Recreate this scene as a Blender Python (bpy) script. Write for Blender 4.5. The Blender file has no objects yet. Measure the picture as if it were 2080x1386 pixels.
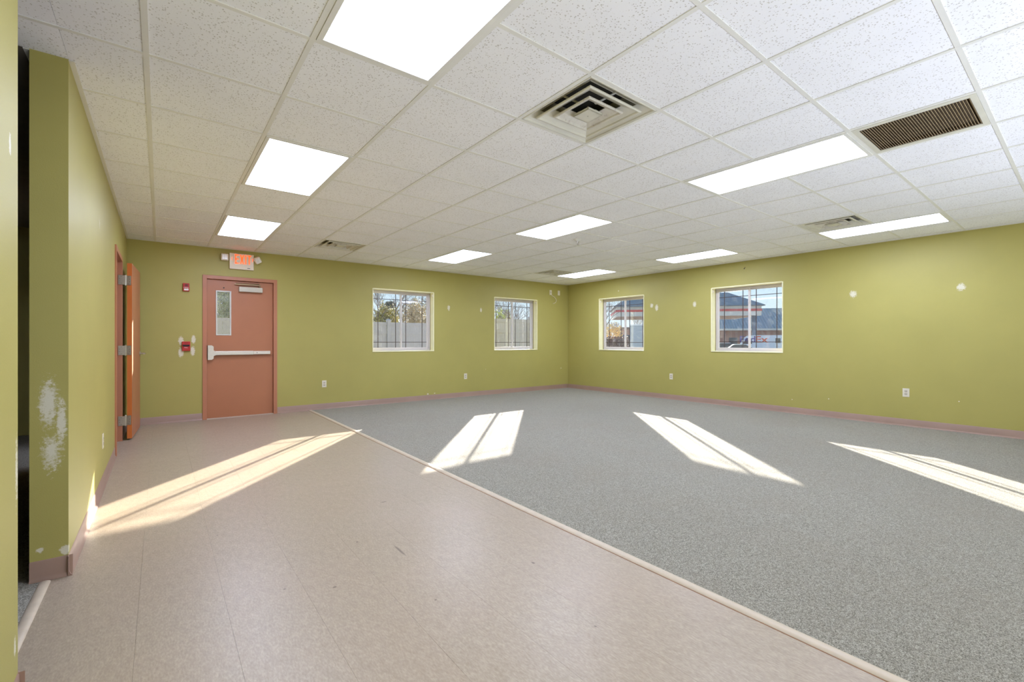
import bpy, bmesh, math, random
from mathutils import Vector, Matrix
random.seed(11)
sc = bpy.context.scene
COL = sc.collection
PI = math.pi
R = math.radians

# ------------------------------------------------------------------ camera, sky, sun, lights, exposure
CH = 2.559                      # ceiling height
cam_d = bpy.data.cameras.new('camera'); cam = bpy.data.objects.new('camera', cam_d); COL.objects.link(cam)
cam.location = (0, 0, 1.1615); cam.rotation_euler = (R(90), 0, -0.6601)
cam_d.sensor_width = 36; cam_d.lens = 920.5 / 2080 * 36; cam_d.shift_y = 0.5 / 2080
cam_d.clip_start = .02; cam_d.clip_end = 600
sc.camera = cam

world = bpy.data.worlds.new('sky'); sc.world = world; world.use_nodes = True
wn = world.node_tree; wn.nodes.clear()
wo = wn.nodes.new('ShaderNodeOutputWorld'); wb = wn.nodes.new('ShaderNodeBackground')
tc = wn.nodes.new('ShaderNodeTexCoord'); sx = wn.nodes.new('ShaderNodeSeparateXYZ'); cr = wn.nodes.new('ShaderNodeValToRGB')
cr.color_ramp.elements[0].position = 0.0; cr.color_ramp.elements[0].color = (.80, .88, .92, 1)
cr.color_ramp.elements[1].position = .6; cr.color_ramp.elements[1].color = (.30, .52, .86, 1)
e = cr.color_ramp.elements.new(.12); e.color = (.56, .76, .92, 1)
wn.links.new(tc.outputs['Generated'], sx.inputs[0]); wn.links.new(sx.outputs['Z'], cr.inputs[0])
wn.links.new(cr.outputs[0], wb.inputs[0]); wn.links.new(wb.outputs[0], wo.inputs[0])
wb.inputs[1].default_value = .72

sun_d = bpy.data.lights.new('sun', 'SUN'); sun = bpy.data.objects.new('sun', sun_d); COL.objects.link(sun)
sun_d.energy = 17.0; sun_d.angle = R(.6); sun_d.color = (1.0, .93, .84)
sun.rotation_euler = Vector((-2.0, -2.23, -1.0)).to_track_quat('-Z', 'Y').to_euler()

def area(name, loc, aim, sx_, sy_, power, col=(1, 1, 1)):
    d = bpy.data.lights.new(name, 'AREA'); d.shape = 'RECTANGLE'; d.size = sx_; d.size_y = sy_; d.energy = power; d.color = col
    o = bpy.data.objects.new(name, d); COL.objects.link(o); o.location = loc
    o.rotation_euler = (Vector(aim) - Vector(loc)).to_track_quat('-Z', 'Y').to_euler()
    return o
area('ceiling_fill', (3.2, -1.7, .12), (3.2, -1.2, 2.56), 6.0, 1.2, 105, (.84, .935, 1.22))  # added fill lamp near the floor, out of view, brightens the ceiling
LENS = 10.6                      # radiance of the fluorescent lenses
sc.view_settings.view_transform = 'Standard'; sc.view_settings.look = 'None'
sc.view_settings.gamma = 1.0; sc.view_settings.use_curve_mapping = False
sc.view_settings.exposure = 0.75
sc.cycles.max_bounces = 14; sc.cycles.diffuse_bounces = 8; sc.cycles.transparent_max_bounces = 16
sc.cycles.sample_clamp_indirect = 6.0
sc.cycles.caustics_reflective = False; sc.cycles.caustics_refractive = False
sc.cycles.use_denoising = True

# ------------------------------------------------------------------ helpers
def srgb(r, g, b):
    f = lambda c: (c / 12.92 if c <= .04045 else ((c + .055) / 1.055) ** 2.4)
    return (f(r / 255), f(g / 255), f(b / 255), 1)

class NT:
    def __init__(s, name):
        s.m = bpy.data.materials.new(name); s.m.use_nodes = True; s.t = s.m.node_tree; s.t.nodes.clear()
        s.out = s.n('ShaderNodeOutputMaterial'); s.b = s.n('ShaderNodeBsdfPrincipled'); s.l(s.b.outputs[0], s.out.inputs[0])
    def n(s, t, **k):
        x = s.t.nodes.new(t)
        for a, v in k.items(): setattr(x, a, v)
        return x
    def l(s, a, b): s.t.links.new(a, b)
    def math(s, op, a, b=None, clamp=False):
        x = s.n('ShaderNodeMath', operation=op); x.use_clamp = clamp
        for i, v in enumerate((a, b)):
            if v is None: continue
            if isinstance(v, (int, float)): x.inputs[i].default_value = v
            else: s.l(v, x.inputs[i])
        return x.outputs[0]
    def pos(s): return s.n('ShaderNodeNewGeometry').outputs['Position']
    def noise(s, scale, detail=2, rough=.5, vec=None, dist=0):
        x = s.n('ShaderNodeTexNoise'); x.inputs['Scale'].default_value = scale; x.inputs['Detail'].default_value = detail
        x.inputs['Roughness'].default_value = rough; x.inputs['Distortion'].default_value = dist
        s.l(vec or s.pos(), x.inputs['Vector']); return x.outputs['Fac']
    def ramp(s, fac, *stops):
        x = s.n('ShaderNodeValToRGB'); els = x.color_ramp.elements
        while len(els) < len(stops): els.new(.5)
        for e_, (p, c) in zip(els, stops): e_.position = p; e_.color = c
        s.l(fac, x.inputs[0]); return x.outputs[0]
    def mix(s, fac, a, b):
        x = s.n('ShaderNodeMix', data_type='RGBA')
        for i, v in ((0, fac), (6, a), (7, b)):
            if isinstance(v, (int, float)): x.inputs[i].default_value = v
            elif isinstance(v, tuple): x.inputs[i].default_value = v
            else: s.l(v, x.inputs[i])
        return x.outputs[2]
    def bump(s, h, strength=.2, dist=.01):
        x = s.n('ShaderNodeBump'); x.inputs['Strength'].default_value = strength; x.inputs['Distance'].default_value = dist
        s.l(h, x.inputs['Height']); s.l(x.outputs[0], s.b.inputs['Normal'])
    def color(s, c):
        if isinstance(c, tuple): s.b.inputs['Base Color'].default_value = c
        else: s.l(c, s.b.inputs['Base Color'])
    def set(s, rough=.5, metal=0, spec=None):
        s.b.inputs['Roughness'].default_value = rough; s.b.inputs['Metallic'].default_value = metal
        if spec is not None: s.b.inputs['Specular IOR Level'].default_value = spec

def plain(name, rgb, rough=.5, metal=0, var=.06, scale=12, bump=0, spec=None, bscale=None):
    t = NT(name); c = srgb(*rgb)
    f = t.noise(scale, 3)
    lo = tuple(v * (1 - var) for v in c[:3]) + (1,); hi = tuple(min(1, v * (1 + var)) for v in c[:3]) + (1,)
    t.color(t.ramp(f, (.3, lo), (.7, hi))); t.set(rough, metal, spec)
    if bump: t.bump(t.noise(bscale or scale * 8, 2), bump, .004)
    return t.m

def emis(name, col, strength):
    t = NT(name); t.color(col); t.b.inputs['Emission Color'].default_value = col; t.b.inputs['Emission Strength'].default_value = strength
    t.set(.4); return t.m

def paint(name, rgb, blobs=(), nicks=0.0, pale=srgb(228, 224, 205)):
    """wall paint with orange peel relief, slightly uneven coats, filler patches and scuffs at given places"""
    t = NT(name); P = t.pos(); c = srgb(*rgb)
    f = t.noise(1.3, 4, .6)
    col = t.ramp(f, (.3, tuple(v * .96 for v in c[:3]) + (1,)), (.7, tuple(min(1, v * 1.04) for v in c[:3]) + (1,)))
    mask = None
    for (cx, cy, cz, rx, ry, rz, st) in blobs:
        sub = t.n('ShaderNodeVectorMath', operation='SUBTRACT'); t.l(P, sub.inputs[0]); sub.inputs[1].default_value = (cx, cy, cz)
        dv = t.n('ShaderNodeVectorMath', operation='DIVIDE'); t.l(sub.outputs[0], dv.inputs[0]); dv.inputs[1].default_value = (rx, ry, rz)
        ln = t.n('ShaderNodeVectorMath', operation='LENGTH'); t.l(dv.outputs[0], ln.inputs[0])
        m = t.math('MULTIPLY', t.math('SUBTRACT', 1.0, ln.outputs['Value'], True), st)
        mask = m if mask is None else t.math('MAXIMUM', mask, m)
    if mask is not None:
        n = t.noise(60, 4, .75)
        e_ = t.math('ADD', mask, t.math('MULTIPLY', t.math('SUBTRACT', n, .5), 1.5))
        mk = t.math('MULTIPLY', t.math('MULTIPLY', t.math('SUBTRACT', e_, .32), 3.0, True), t.math('MULTIPLY', mask, 6, True))
        col = t.mix(t.math('MULTIPLY', mk, .8, True), col, pale)
    if nicks:
        v = t.n('ShaderNodeTexVoronoi'); v.inputs['Scale'].default_value = 3.2; t.l(P, v.inputs['Vector'])
        sxz = t.n('ShaderNodeSeparateXYZ'); t.l(P, sxz.inputs[0])
        rr = t.math('MULTIPLY', t.math('SUBTRACT', 1.25, sxz.outputs['Z'], True), nicks)
        sc_ = t.n('ShaderNodeSeparateColor'); t.l(v.outputs['Color'], sc_.inputs[0])
        k = t.math('MULTIPLY', t.math('LESS_THAN', v.outputs['Distance'], rr), t.math('GREATER_THAN', sc_.outputs[0], .45))
        col = t.mix(t.math('MULTIPLY', k, .75), col, pale)
    t.color(col); t.set(.48, 0, .35)
    t.bump(t.noise(170, 2, .6), .10, .004)
    return t.m

class MB:
    """collects solid shapes in world coordinates and links them as one mesh object"""
    def __init__(s): s.v = []; s.f = []; s.mi = []; s.cur = 0
    def add(s, vs, fs):
        b = len(s.v); s.v += [tuple(v) for v in vs]; s.f += [tuple(b + i for i in f) for f in fs]; s.mi += [s.cur] * len(fs); return s
    def box(s, x0, x1, y0, y1, z0, z1, M=None, ch=0):
        if x0 > x1: x0, x1 = x1, x0
        if y0 > y1: y0, y1 = y1, y0
        if z0 > z1: z0, z1 = z1, z0
        if ch <= 0:
            vs = [(x, y, z) for z in (z0, z1) for y in (y0, y1) for x in (x0, x1)]
            fs = [(0, 2, 3, 1), (4, 5, 7, 6), (0, 1, 5, 4), (2, 6, 7, 3), (0, 4, 6, 2), (1, 3, 7, 5)]
        else:
            bm = bmesh.new(); bmesh.ops.create_cube(bm, size=1)
            for v in bm.verts: v.co = Vector(((x0 + x1) / 2 + v.co.x * (x1 - x0), (y0 + y1) / 2 + v.co.y * (y1 - y0), (z0 + z1) / 2 + v.co.z * (z1 - z0)))
            bmesh.ops.bevel(bm, geom=bm.edges[:], offset=ch, segments=2, affect='EDGES', profile=.5)
            bm.verts.index_update(); vs = [v.co.copy() for v in bm.verts]; fs = [[v.index for v in f.verts] for f in bm.faces]; bm.free()
        if M is not None: vs = [M @ Vector(v) for v in vs]
        return s.add(vs, fs)
    def cyl(s, p0, p1, r0, r1=None, seg=12, caps=True):
        r1 = r0 if r1 is None else r1; p0 = Vector(p0); p1 = Vector(p1); d = (p1 - p0).normalized()
        a = d.orthogonal().normalized(); b = d.cross(a); vs = []
        for p, r in ((p0, r0), (p1, r1)):
            for i in range(seg):
                t = 2 * PI * i / seg; vs.append(p + a * math.cos(t) * r + b * math.sin(t) * r)
        fs = [(i, (i + 1) % seg, seg + (i + 1) % seg, seg + i) for i in range(seg)]
        if caps: fs += [tuple(range(seg))[::-1], tuple(range(seg, 2 * seg))]
        return s.add(vs, fs)
    def tube(s, pts, r, seg=8):
        for a, b in zip(pts, pts[1:]): s.cyl(a, b, r, r, seg)
        return s
    def prism(s, poly, axis, a, b, M=None):
        """poly: 2D outline; axis: the index of the extrusion axis"""
        n = len(poly); vs = []
        for h in (a, b):
            for (u, w) in poly:
                p = [u, w]; p.insert(axis, h); vs.append(Vector(p))
        fs = [(i, (i + 1) % n, n + (i + 1) % n, n + i) for i in range(n)] + [tuple(range(n))[::-1], tuple(range(n, 2 * n))]
        if M is not None: vs = [M @ v for v in vs]
        return s.add(vs, fs)
    def sphere(s, c, r, sc_=(1, 1, 1), seg=12, rings=8, M=None):
        vs = []; fs = []
        for j in range(rings + 1):
            ph = PI * j / rings
            for i in range(seg):
                th = 2 * PI * i / seg
                p = Vector((c[0] + r * sc_[0] * math.sin(ph) * math.cos(th), c[1] + r * sc_[1] * math.sin(ph) * math.sin(th), c[2] + r * sc_[2] * math.cos(ph)))
                vs.append(M @ p if M is not None else p)
        for j in range(rings):
            for i in range(seg): fs.append((j * seg + i, (j + 1) * seg + i, (j + 1) * seg + (i + 1) % seg, j * seg + (i + 1) % seg))
        return s.add(vs, fs)
    def build(s, name, mat, parent=None, smooth=False, base=None):
        off = Vector((0, 0, 0)); p = parent
        while p is not None: off += p.location; p = p.parent
        if parent is None and base is not None: off = Vector(base)
        me = bpy.data.meshes.new(name)
        me.from_pydata([tuple(Vector(v) - off) for v in s.v], [], s.f)
        mats = mat if isinstance(mat, (list, tuple)) else [mat]
        for m in mats: me.materials.append(m)
        if len(mats) > 1:
            for pl, i in zip(me.polygons, s.mi): pl.material_index = i
        bm = bmesh.new(); bm.from_mesh(me); bmesh.ops.recalc_face_normals(bm, faces=bm.faces[:]); bm.to_mesh(me); bm.free()
        if smooth:
            for pl in me.polygons: pl.use_smooth = True
            try: me.set_sharp_from_angle(angle=R(40))
            except Exception: pass
        o = bpy.data.objects.new(name, me); COL.objects.link(o)
        if parent is not None: o.parent = parent
        elif base is not None: o.location = base
        return o

def tag(o, label=None, cat=None, group=None, kind=None):
    if label: o['label'] = label
    if cat: o['category'] = cat
    if group: o['group'] = group
    if kind: o['kind'] = kind
    return o
def empty(name, loc, *a, **k):
    o = bpy.data.objects.new(name, None); COL.objects.link(o); o.location = loc; o.empty_display_size = .1
    return tag(o, *a, **k)
def copy_tree(o, parent=None):
    c = o.copy(); COL.objects.link(c)
    if parent is not None: c.parent = parent
    for ch in list(o.children): copy_tree(ch, c)
    return c
def solid_cells(name, axis, p0, p1, u0, u1, z0, z1, holes, mat, parent=None, base=None):
    """a wall slab with rectangular holes. axis 0: wall normal is x (u is y); axis 1: normal is y (u is x)"""
    us = sorted({u0, u1, *[h[0] for h in holes], *[h[1] for h in holes]}); zs = sorted({z0, z1, *[h[2] for h in holes], *[h[3] for h in holes]})
    us = [u for u in us if u0 <= u <= u1]; zs = [z for z in zs if z0 <= z <= z1]
    full = lambda i, j: 0 <= i < len(us) - 1 and 0 <= j < len(zs) - 1 and not any(h[0] - 1e-6 <= us[i] and us[i + 1] <= h[1] + 1e-6 and h[2] - 1e-6 <= zs[j] and zs[j + 1] <= h[3] + 1e-6 for h in holes)
    def P(p, u, z): return (p, u, z) if axis == 0 else (u, p, z)
    m = MB()
    def q(*v): m.add(v, [(0, 1, 2, 3)])
    for i in range(len(us) - 1):
        for j in range(len(zs) - 1):
            if not full(i, j): continue
            a, b, c, d = us[i], us[i + 1], zs[j], zs[j + 1]
            for p in (p0, p1): q(P(p, a, c), P(p, b, c), P(p, b, d), P(p, a, d))
            if not full(i - 1, j): q(P(p0, a, c), P(p1, a, c), P(p1, a, d), P(p0, a, d))
            if not full(i + 1, j): q(P(p0, b, c), P(p1, b, c), P(p1, b, d), P(p0, b, d))
            if not full(i, j - 1): q(P(p0, a, c), P(p1, a, c), P(p1, b, c), P(p0, b, c))
            if not full(i, j + 1): q(P(p0, a, d), P(p1, a, d), P(p1, b, d), P(p0, b, d))
    o = m.build(name, mat, parent, base=base)
    bm = bmesh.new(); bm.from_mesh(o.data); bmesh.ops.remove_doubles(bm, verts=bm.verts[:], dist=1e-5)
    bmesh.ops.recalc_face_normals(bm, faces=bm.faces[:]); bm.to_mesh(o.data); bm.free()
    return o
def lettering(name, text, w, h, depth, M, mat, parent=None):
    """raised letters from the built-in font, fitted to w x h; local x right, y up, z out of the face"""
    cu = bpy.data.curves.new('t', 'FONT'); cu.body = text; cu.extrude = .5; cu.offset = .012
    to = bpy.data.objects.new('t', cu); COL.objects.link(to)
    dg = bpy.context.evaluated_depsgraph_get(); me = bpy.data.meshes.new_from_object(to.evaluated_get(dg))
    bpy.data.objects.remove(to); bpy.data.curves.remove(cu)
    xs = [v.co.x for v in me.vertices]; ys = [v.co.y for v in me.vertices]
    x0, x1, y0, y1 = min(xs), max(xs), min(ys), max(ys)
    m = MB()
    m.add([M @ Vector(((v.co.x - x0) / (x1 - x0) * w - w / 2, (v.co.y - y0) / (y1 - y0) * h - h / 2, v.co.z * depth)) for v in me.vertices], [tuple(p.vertices) for p in me.polygons])
    bpy.data.meshes.remove(me)
    return m.build(name, mat, parent)

# ------------------------------------------------------------------ materials
GREEN = (174, 165, 93)
M = {}
M['paint'] = paint('olive_green_paint', GREEN, nicks=.0)
M['paint_back'] = paint('olive_green_paint_back_wall', GREEN, [
    (4.64, 8.08, 1.84, .05, .1, .09, 1.0), (5.43, 8.08, 1.83, .045, .1, .075, 1.0),
    (.235, 8.08, 1.17, .045, .1, .09, 1.3), (.235, 8.08, 1.0, .045, .1, .10, 1.3), (.385, 8.08, 1.19, .04, .1, .09, 1.3), (.375, 8.08, 1.02, .04, .1, .10, 1.3),
    (4.17, 8.08, .12, .03, .1, .02, 1.5), (4.32, 8.08, .125, .03, .1, .012, 1.4), (7.8, 8.08, .5, .02, .1, .02, 1.5)], .03)
M['paint_right'] = paint('olive_green_paint_right_wall', GREEN, [
    (8.04, 2.185, 1.855, .1, .07, .085, 1.0), (8.04, 1.051, 1.85, .1, .065, .07, 1.1), (8.04, 5.64, 1.90, .1, .06, .07, 1.0),
    (8.04, 5.52, 1.85, .1, .06, .1, 1.1), (8.04, 4.685, 1.865, .1, .06, .085, 1.0), (8.04, 6.5, 2.28, .1, .02, .02, 1.3)], .03)
M['paint_left'] = paint('olive_green_paint_left_wall', GREEN, [
    (-.43, 3.13, .86, .052, .1, .19, 1.0), (-.385, 3.13, .76, .03, .1, .2, .95), (-.42, 3.13, .62, .06, .1, .16, .8), (-.37, 3.13, .13, .03, .05, .035, 1.3),
    (-.46, 3.13, .15, .02, .1, .02, 1.2), (-.36, 2.02, 1.76, .05, .02, .05, 1.2), (-.36, 2.1, .75, .05, .03, .2, .8), (-.36, 2.08, .2, .05, .02, .05, 1.1), (-.36, 4.6, 2.05, .05, .1, .1, .5)])
M['wall_dim'] = plain('dim_hallway_wall', (62, 54, 34), .7)  # the unlit hallway's darkness is put into this wall colour

def mat_tile():
    t = NT('mineral_fibre_tile'); P = t.pos()
    v = t.n('ShaderNodeTexVoronoi'); v.inputs['Scale'].default_value = 95; t.l(P, v.inputs['Vector'])
    s_ = t.n('ShaderNodeSeparateColor'); t.l(v.outputs['Color'], s_.inputs[0])
    n = t.noise(240, 2, .6)
    rad = t.math('MULTIPLY', t.math('ADD', s_.outputs[1], .25), t.math('ADD', n, -.12))
    k = t.math('MULTIPLY', t.math('LESS_THAN', v.outputs['Distance'], t.math('MULTIPLY', rad, .85)), t.math('GREATER_THAN', s_.outputs[0], .30))
    base = t.ramp(t.noise(3, 3), (.3, srgb(241, 241, 241)), (.7, srgb(245, 245, 245)))
    t.color(t.mix(t.math('MULTIPLY', k, .62), base, srgb(176, 170, 158))); t.set(.9, 0, .1)
    t.bump(t.math('ADD', t.math('MULTIPLY', k, -1), t.math('MULTIPLY', t.noise(300, 2), .3)), .3, .002)
    return t.m
M['tile'] = mat_tile()
M['grid'] = plain('white_grid_enamel', (229, 228, 220), .35, 0, .02)
M['angle'] = plain('white_wall_angle', (226, 224, 210), .4, 0, .02)
M['diffuser'] = plain('ivory_diffuser_enamel', (214, 211, 195), .4, 0, .05, 8)
def mat_dusty():
    t = NT('dusty_diffuser_enamel'); t.color(t.ramp(t.noise(22, 5, .7), (.38, srgb(214, 210, 196)), (.58, srgb(205, 200, 186)), (.72, srgb(150, 132, 118)))); t.set(.5); return t.m
M['dusty'] = mat_dusty()
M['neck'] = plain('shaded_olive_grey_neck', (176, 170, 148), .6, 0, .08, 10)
M['dark'] = plain('dark_duct', (44, 42, 34), .8)
M['fin'] = plain('dusty_brown_filter', (156, 136, 104), .8, 0, .25, 40)
M['filter_back'] = plain('brown_filter_back', (100, 84, 60), .9, 0, .2, 30)

def mat_vct():
    t = NT('beige_vinyl_tile'); P = t.pos()
    mp = t.n('ShaderNodeMapping'); mp.inputs['Scale'].default_value = (1, .35, 1); mp.inputs['Rotation'].default_value = (0, 0, .5); t.l(P, mp.inputs[0])
    a = t.noise(150, 3, .6, mp.outputs[0], .2); b = t.noise(42, 2, .5, mp.outputs[0]); c_ = t.noise(1.1, 3)
    oi = t.n('ShaderNodeObjectInfo')
    f = t.math('ADD', t.math('MULTIPLY', a, .7), t.math('MULTIPLY', b, .3))
    col = t.ramp(f, (.32, srgb(151, 136, 116)), (.5, srgb(165, 150, 129)), (.68, srgb(180, 166, 145)))
    col = t.mix(t.math('MULTIPLY', oi.outputs['Random'], .12), col, srgb(170, 146, 128))
    col = t.mix(t.math('MULTIPLY', t.math('SUBTRACT', c_, .5, True), .8), col, srgb(190, 172, 156))
    # dark scuffs
    scf = t.noise(6, 6, .7, None, 1.0)
    col = t.mix(t.math('MULTIPLY', t.math('SUBTRACT', scf, .70, True), 5, True), col, srgb(120, 108, 98))
    dk = None
    for (cx, cy, rx, ry) in ((1.277, 3.154, .03, .008), (1.05, 2.37, .008, .09), (.651, 2.204, .011, .009), (.977, 1.817, .007, .007), (1.543, 1.807, .009, .014), (.46, 2.33, .007, .007), (.27, 3.22, .006, .006), (.9, 2.62, .008, .01), (1.4, 1.25, .006, .008)):
        sb = t.n('ShaderNodeVectorMath', operation='SUBTRACT'); t.l(P, sb.inputs[0]); sb.inputs[1].default_value = (cx, cy, 0)
        dv = t.n('ShaderNodeVectorMath', operation='DIVIDE'); t.l(sb.outputs[0], dv.inputs[0]); dv.inputs[1].default_value = (rx, ry, .1)
        ln = t.n('ShaderNodeVectorMath', operation='LENGTH'); t.l(dv.outputs[0], ln.inputs[0])
        k = t.math('MULTIPLY', t.math('SUBTRACT', 1.0, ln.outputs['Value'], True), 2.2, True)
        dk = k if dk is None else t.math('MAXIMUM', dk, k)
    col = t.mix(t.math('MULTIPLY', dk, .6), col, srgb(74, 62, 54))
    t.color(col); t.set(.36, 0, .5)
    t.l(t.math('ADD', t.math('MULTIPLY', t.noise(9, 4, .7), .14), .29), t.b.inputs['Roughness'])
    t.bump(t.noise(18, 3, .6), .05, .01)
    return t.m
M['vct'] = mat_vct()
def mat_carpet():
    t = NT('grey_loop_carpet'); P = t.pos()
    a = t.noise(210, 3, .8); b = t.noise(95, 2, .6); c_ = t.noise(1.2, 3, .6)
    f = t.math('ADD', t.math('MULTIPLY', a, .75), t.math('MULTIPLY', b, .25))
    col = t.ramp(f, (.36, srgb(74, 70, 60)), (.49, srgb(133, 129, 116)), (.60, srgb(183, 178, 164)))
    col = t.mix(t.math('MULTIPLY', t.math('SUBTRACT', c_, .45, True), .9, True), col, srgb(138, 126, 110))
    t.color(col); t.set(.95, 0, .12); t.b.inputs['Sheen Weight'].default_value = .15
    t.bump(a, .55, .004); return t.m
M['carpet'] = mat_carpet()
M['joint'] = plain('brown_floor_adhesive', (122, 108, 94), .8)
M['strip'] = plain('tan_reducer_strip', (196, 181, 158), .4, 0, .05, 20)
M['base'] = plain('taupe_vinyl_cove_base', (158, 130, 114), .38, 0, .05, 3)
M['door'] = plain('terracotta_enamel', (176, 114, 78), .42, 0, .03, 4)
M['door_frame'] = plain('terracotta_frame_enamel', (182, 120, 88), .4, 0, .03, 5)
M['door_edge'] = plain('orange_door_edge', (214, 118, 52), .4, 0, .05, 4)
M['steel'] = plain('brushed_steel', (196, 190, 176), .32, 1, .05, 60)
M['alu'] = plain('satin_aluminium', (206, 200, 186), .38, .55, .04, 60)
M['closer'] = plain('grey_beige_closer_cover', (190, 184, 166), .45, .2, .02)
M['bronze'] = plain('bronze_closer_arm', (150, 126, 96), .35, .7, .05, 30)
M['black'] = plain('black_rubber', (22, 21, 20), .6)
M['white_plastic'] = plain('ivory_plastic', (224, 218, 198), .4, 0, .02)
M['slot'] = plain('grey_receptacle_face', (196, 188, 168), .45, 0, .02)
M['exit_body'] = plain('cream_exit_plastic', (232, 220, 198), .45, 0, .02)
M['exit_red'] = emis('lit_orange_lettering', (1.0, .13, .02, 1), .62)
M['lamp_glass'] = plain('faceted_lamp_lens', (236, 232, 226), .12, 0, .12, 50)
M['red'] = plain('red_alarm_plastic', (184, 34, 30), .4, 0, .04)
M['red_dark'] = plain('dark_red_alarm_plastic', (110, 22, 22), .4)
M['white_print'] = plain('white_print', (236, 226, 220), .5, 0, .02)
M['cream'] = plain('cream_jamb_paint', (236, 232, 190), .5, 0, .03)
M['olive_liner'] = paint('darker_olive_jamb', (160, 150, 84))  # inner window reveal, a darker olive than the walls
M['vinyl'] = plain('white_vinyl_frame', (206, 200, 198), .4, 0, .02)
M['grille'] = plain('dark_bronze_grille', (74, 62, 58), .45, .3, .05)
def mat_glass():
    t = NT('dusty_window_glass'); t.t.nodes.remove(t.b)
    tr = t.n('ShaderNodeBsdfTransparent'); gl = t.n('ShaderNodeBsdfGlossy'); df = t.n('ShaderNodeBsdfDiffuse')
    gl.inputs['Roughness'].default_value = .02; df.inputs['Color'].default_value = (.85, .87, .88, 1); tr.inputs['Color'].default_value = (.97, .98, .98, 1)
    m1 = t.n('ShaderNodeMixShader'); m2 = t.n('ShaderNodeMixShader'); m1.inputs[0].default_value = .03
    t.l(tr.outputs[0], m1.inputs[1]); t.l(gl.outputs[0], m1.inputs[2])
    d = t.math('ADD', t.math('MULTIPLY', t.math('SUBTRACT', t.noise(9, 5, .75, None, 1), .50, True), .5), .025, True)
    t.l(d, m2.inputs[0]); t.l(m1.outputs[0], m2.inputs[1]); t.l(df.outputs[0], m2.inputs[2])
    t.l(m2.outputs[0], t.out.inputs[0]); return t.m
M['glass'] = mat_glass()
def mat_lens():
    t = NT('lit_prismatic_lens'); o = t.n('ShaderNodeTexCoord').outputs['Object']
    s_ = t.n('ShaderNodeSeparateXYZ'); t.l(o, s_.inputs[0])
    w = t.math('ADD', t.math('MULTIPLY', t.math('COSINE', t.math('MULTIPLY', s_.outputs['X'], 2 * PI / .19)), .10), .90)
    pr = t.n('ShaderNodeTexVoronoi'); pr.inputs['Scale'].default_value = 150; t.l(o, pr.inputs['Vector'])
    t.color((.9, .9, .9, 1)); t.b.inputs['Emission Color'].default_value = (.84, .93, 1.25, 1)
    t.l(t.math('MULTIPLY', w, LENS), t.b.inputs['Emission Strength']); t.set(.3)
    t.bump(pr.outputs['Distance'], .3, .004); return t.m
M['lens'] = mat_lens()

# ------------------------------------------------------------------ the room shell
XL, XR, YB, YF = -.36, 8.04, 8.08, -2.6
WT = .20
win_back = [(3.058, 4.300, .972, 2.130), (5.781, 7.022, .966, 2.132)]       # x0, x1, z0, z1
win_right = [(5.83, 7.062, .963, 2.140), (3.138, 4.353, .976, 2.140)]       # y0, y1
door_hole = (.523, 1.455, 0, 2.125)
left_hole = (6.06, 6.96, 0, 2.12)
solid_cells('wall_back', 1, YB, YB + WT, -4.2, XR + WT, -.1, 2.95, win_back + [(door_hole[0], door_hole[1], -.1, door_hole[3])], M['paint_back'])['kind'] = 'structure'
solid_cells('wall_right', 0, XR, XR + WT, YF - WT, YB, -.1, 2.95, win_right, M['paint_right'])['kind'] = 'structure'
solid_cells('wall_left', 0, XL - .135, XL, 3.13, YB, -.02, 2.7, [(left_hole[0], left_hole[1], -.02, left_hole[3])], M['paint_left'])['kind'] = 'structure'
o = solid_cells('wall_left_near', 0, XL - .135, XL, YF, 2.115, -.02, 2.7, [], M['paint_left']); o['kind'] = 'structure'
solid_cells('wall_front', 1, YF - WT, YF, -4.2, XR, -.1, 2.95, [], M['paint'])['kind'] = 'structure'
solid_cells('wall_hallway', 0, -4.2, -4.0, YF, YB, -.1, 2.95, [], M['wall_dim'])['kind'] = 'structure'
solid_cells('wall_hallway_partition', 1, 1.3, 1.4, -4.0, XL - .135, -.02, 2.7, [], M['wall_dim'])['kind'] = 'structure'
o = MB().box(-4.25, XR + .25, YF - .25, YB + .25, 2.96, 3.15).build('roof', plain('grey_roofing', (120, 118, 114), .9)); o['kind'] = 'structure'  # unseen roof slab, added to block sun and sky from above

# floor: slab, vinyl tiles, carpets
fl = empty('floor', (0, 0, 0), kind='structure')
MB().box(-4.0, XR, YF, YB, -.12, -.0035).build('slab', M['joint'], fl)
SX = 1.962
xs = [XL] + [-.0755 + .3048 * k for k in range(0, 7)] + [SX + .004]
ys = [.03 + .3048 * k for k in range(-9, 27)]
ys = [y for y in ys if YF < y < YB]; ys = [YF] + ys + [YB]
shared = {}
stuff = MB(); g = .00028; gy_ = .00006
for j in range(len(ys) - 1):
    for i in range(len(xs) - 1):
        w, d = round(xs[i + 1] - xs[i], 4), round(ys[j + 1] - ys[j], 4)
        if ys[j + 1] < -.2:
            stuff.box(xs[i] + g, xs[i + 1] - g, ys[j] + g, ys[j + 1] - g, -.0035, 0); continue
        if (w, d) not in shared:
            o = MB().box(g, w - g, gy_, d - gy_, -.0035, 0).build('floor_tile', M['vct'], fl); shared[(w, d)] = o.data
        else:
            o = bpy.data.objects.new('floor_tile', shared[(w, d)]); COL.objects.link(o); o.parent = fl
        o.location = (xs[i], ys[j], 0)
o = stuff.build('floor_tiles_behind', M['vct'], fl); o['kind'] = 'stuff'
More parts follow.
